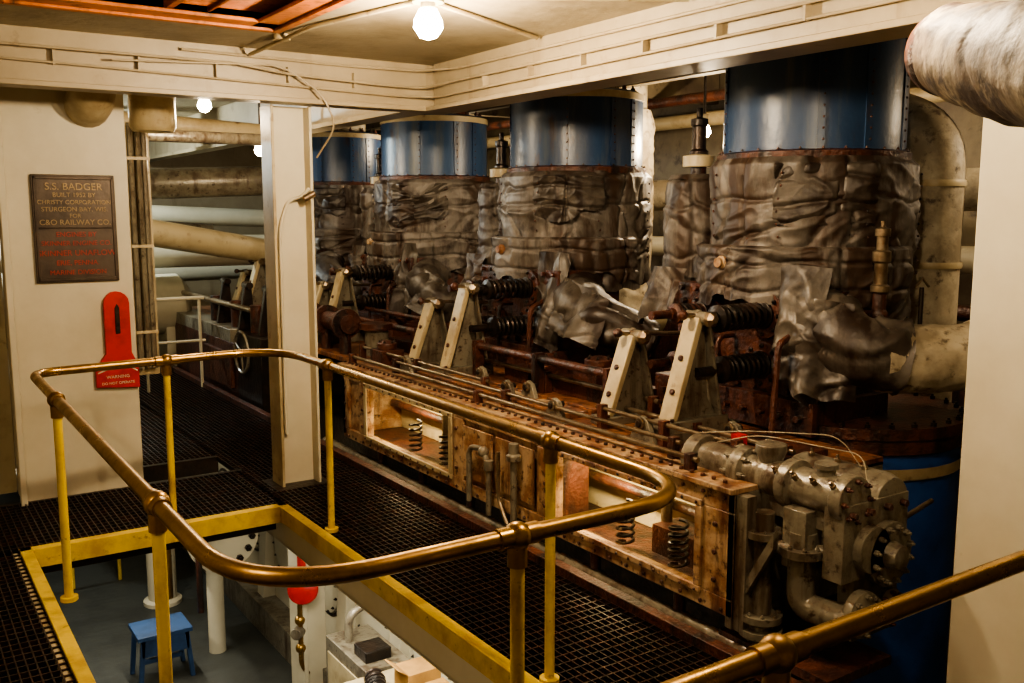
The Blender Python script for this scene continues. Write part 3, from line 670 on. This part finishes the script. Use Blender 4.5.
b.tube([(2.88,9.0+.2*math.cos(a),.5+.2*math.sin(a)) for a in [2*math.pi*k/28 for k in range(28)]],.014,greyp,8,closed=True); b.cyl((2.84,9.0,.5),(2.9,9.0,.5),.03,darkst)
for a in (0.4,2.5,4.6): b.cyl((2.88,9,.5),(2.88,9+.2*math.cos(a),.5+.2*math.sin(a)),.01,greyp,6)
b.cyl((3.0,9.0,.9),(3.0,12,.9),.03,steel); b.box(2.86,2.9,9.3,10.2,.1,.45,rust)
b.done()
b=B('rusty_pipe_manifold')
b.tube(fillet([(3.3,7.4,.9),(3.3,8.8,.9),(3.6,9.0,1.2)],.1),.08,rust,14)
for y in (7.5,7.9,8.3): b.flange((3.3,y,.9),(0,-1,0),.13,.04,rust); b.cyl((3.3,y,.64),(3.3,y,.9),.05,rust)
b.cyl((3.5,7.3,.64),(3.5,7.3,.86),.1,greyp); b.lathe([(0,0),(.14,0),(.14,.05),(0,.07)],(3.5,7.3,.86),(0,0,1),rust,20)
b.done()
b=B('lagged_overhead_pipe')
d=V((-.36,-.505,-.125)); p=V((2.50,1.575,2.285))
blob(b,[p,p+d*.6,p+d*1.4,p+d*2.4],[.12,.145,.15,.15],21,lagt,amp=.45,n=80,nu=80)
b.lathe([(0,-.02),(.09,-.015),(.115,.0),(.12,.05),(.1,.09)],p-d*.02,d,rust,28)
b.done(angle=80)
# ------------------------------------------------------------ lower deck contents
b=B('blue_step_stool',.004)
x,y=1.93,8.7; H=.48
b.box(x-.24,x+.24,y-.2,y+.2,LF+H-.04,LF+H,bluest)
for sx in (-1,1):
    for sy in (-1,1): b.prism([(x+sx*.25,LF),(x+sx*.21,LF),(x+sx*.17,LF+H-.04),(x+sx*.21,LF+H-.04)],'y',y+sy*.17-.02,y+sy*.17+.02,bluest)
b.box(x-.21,x+.21,y-.19,y-.16,LF+H-.2,LF+H-.04,bluest); b.box(x-.21,x+.21,y+.16,y+.19,LF+H-.16,LF+H-.04,bluest); b.box(x-.19,x+.19,y-.02,y+.02,LF+.14,LF+.18,bluest)
b.done()
b=B('deck_ventilator_post'); b.lathe([(0,0),(.2,0),(.2,.04),(.15,.06),(.15,1.0),(.17,1.02),(.17,1.08),(0,1.1)],(2.35,10.4,LF),(0,0,1),white,24); b.lathe([(0,0),(.05,0),(.05,.1),(.09,.12),(.09,.18),(0,.2)],(2.35,10.4,LF+1.1),(0,0,1),brass,16); b.done()
b=B('white_support_column',.005)
b.box(2.84,3.02,7.42,7.66,LF,-.17,white); b.box(2.8,2.84,7.38,7.70,LF,-.17,white)
b.tube(fillet([(2.78,7.4,-1.45),(2.78,7.4,-2.0),(2.84,7.4,-2.1)],.05),.02,brass,10); b.sph((2.78,7.4,-1.6),.045,brass); b.sph((2.78,7.4,-1.85),.045,brass); b.cyl((2.72,7.35,-1.7),(2.82,7.45,-1.7),.05,greyp)
b.box(2.74,2.8,7.45,7.6,-.8,-.6,white)
b.done()
b=B('red_alarm_bell')
b.lathe([(0,0),(.11,0),(.13,.02),(.12,.04),(.05,.06),(0,.07)],(2.79,7.33,-1.3),(-.45,-.8,.15),red,28); b.box(2.76,2.8,7.28,7.37,-1.12,-.98,red); b.cyl((2.78,7.34,-1.3),(2.78,7.34,-1.05),.02,red)
b.done()
b=B('white_condenser_drum')
b.tube([(2.5,8.6,-1.15),(2.5,9.6,-1.15)],.28,white,32); b.flange((2.5,8.6,-1.15),(0,-1,0),.33,.05,white,14,darkst)
b.cyl((2.5,8.9,LF),(2.5,8.9,-1.2),.08,white); b.tube(fillet([(1.6,9.5,-.9),(2.2,9.5,-.9),(2.2,9.5,-2.0)],.1),.05,brass,12)
b.tube(fillet([(2.25,8.5,-1.8),(2.25,8.5,-1.0),(2.5,8.55,-.95)],.08),.03,rust,10)
b.done()
b=B('electrical_cabinet',.006)
b.box(2.6,2.95,5.7,6.4,LF,-1.3,greyp); b.box(2.59,2.6,5.75,6.35,LF+.1,-1.4,cream); b.cyl((2.55,5.9,-1.7),(2.6,5.9,-1.7),.09,darkst,20)
b.box(2.65,2.85,5.8,6.0,-1.3,-1.22,darkst); b.tube(fillet([(2.7,6.2,-1.3),(2.7,6.2,-1.1),(2.95,6.2,-1.0)],.08),.03,greyp,10)
b.lathe([(.1,0),(.13,0),(.13,.04),(.1,.04),(.1,0)],(2.6,6.1,-1.75),(-1,0,0),darkst,24)
b.done()
b=B('white_workbench',.004)
b.box(2.3,2.95,4.2,5.65,-1.35,-1.3,cream); b.box(2.9,2.95,4.2,5.65,LF,-1.35,white)
for y in (4.2,5.6): b.box(2.3,2.35,y,y+.05,LF,-1.35,white)
b.done()
b=B('cardboard_box',.003)
b.box(2.62,2.86,5.1,5.3,-1.3,-1.08,cardb); b.box(2.62,2.84,4.84,5.04,-1.3,-1.12,cardb)
b.prism([(2.62,-1.08),(2.55,-1.03),(2.555,-1.025),(2.625,-1.075)],'y',5.1,5.3,cardb)
b.done()
b=B('spare_valve_spring'); b.helix((2.42,5.1,-1.22),(2.55,5.45,-1.22),.06,.012,8,darkst); b.done()
b=B('lower_deck_machinery',.005)
for k in range(4):
    b.box(.2,.9,9.6+k*1.3,10.3+k*1.3,LF,-1.5,greyp)
    b.cyl((.9,10+k*1.3,-1.9),(1.1,10+k*1.3,-1.9),.2,greyp,20)
b.cyl((3.0,13.4,LF),(3.0,13.4,-1),.4,white,28)
b.box(1.3,2.2,12.2,12.9,LF,-1.0,greyp); b.box(1.35,1.7,12.18,12.2,-1.9,-1.2,blue2)
b.done()
b=B('lower_guard_rail')
for z in (LF+.9,LF+.5): b.tube([(.95,11.35,z),(2.1,11.35,z)],.02,yellow,8)
for x in (1.2,1.6,2.1): b.tube([(x,11.35,LF),(x,11.35,LF+.9)],.02,yellow,8)
b.done()
w=bpy.data.worlds.new('world'); bpy.context.scene.world=w; w.use_nodes=True
w.node_tree.nodes['Background'].inputs[0].default_value=(.02,.017,.012,1)
try: bpy.context.scene.view_settings.look='AgX - Medium High Contrast'
except Exception: pass
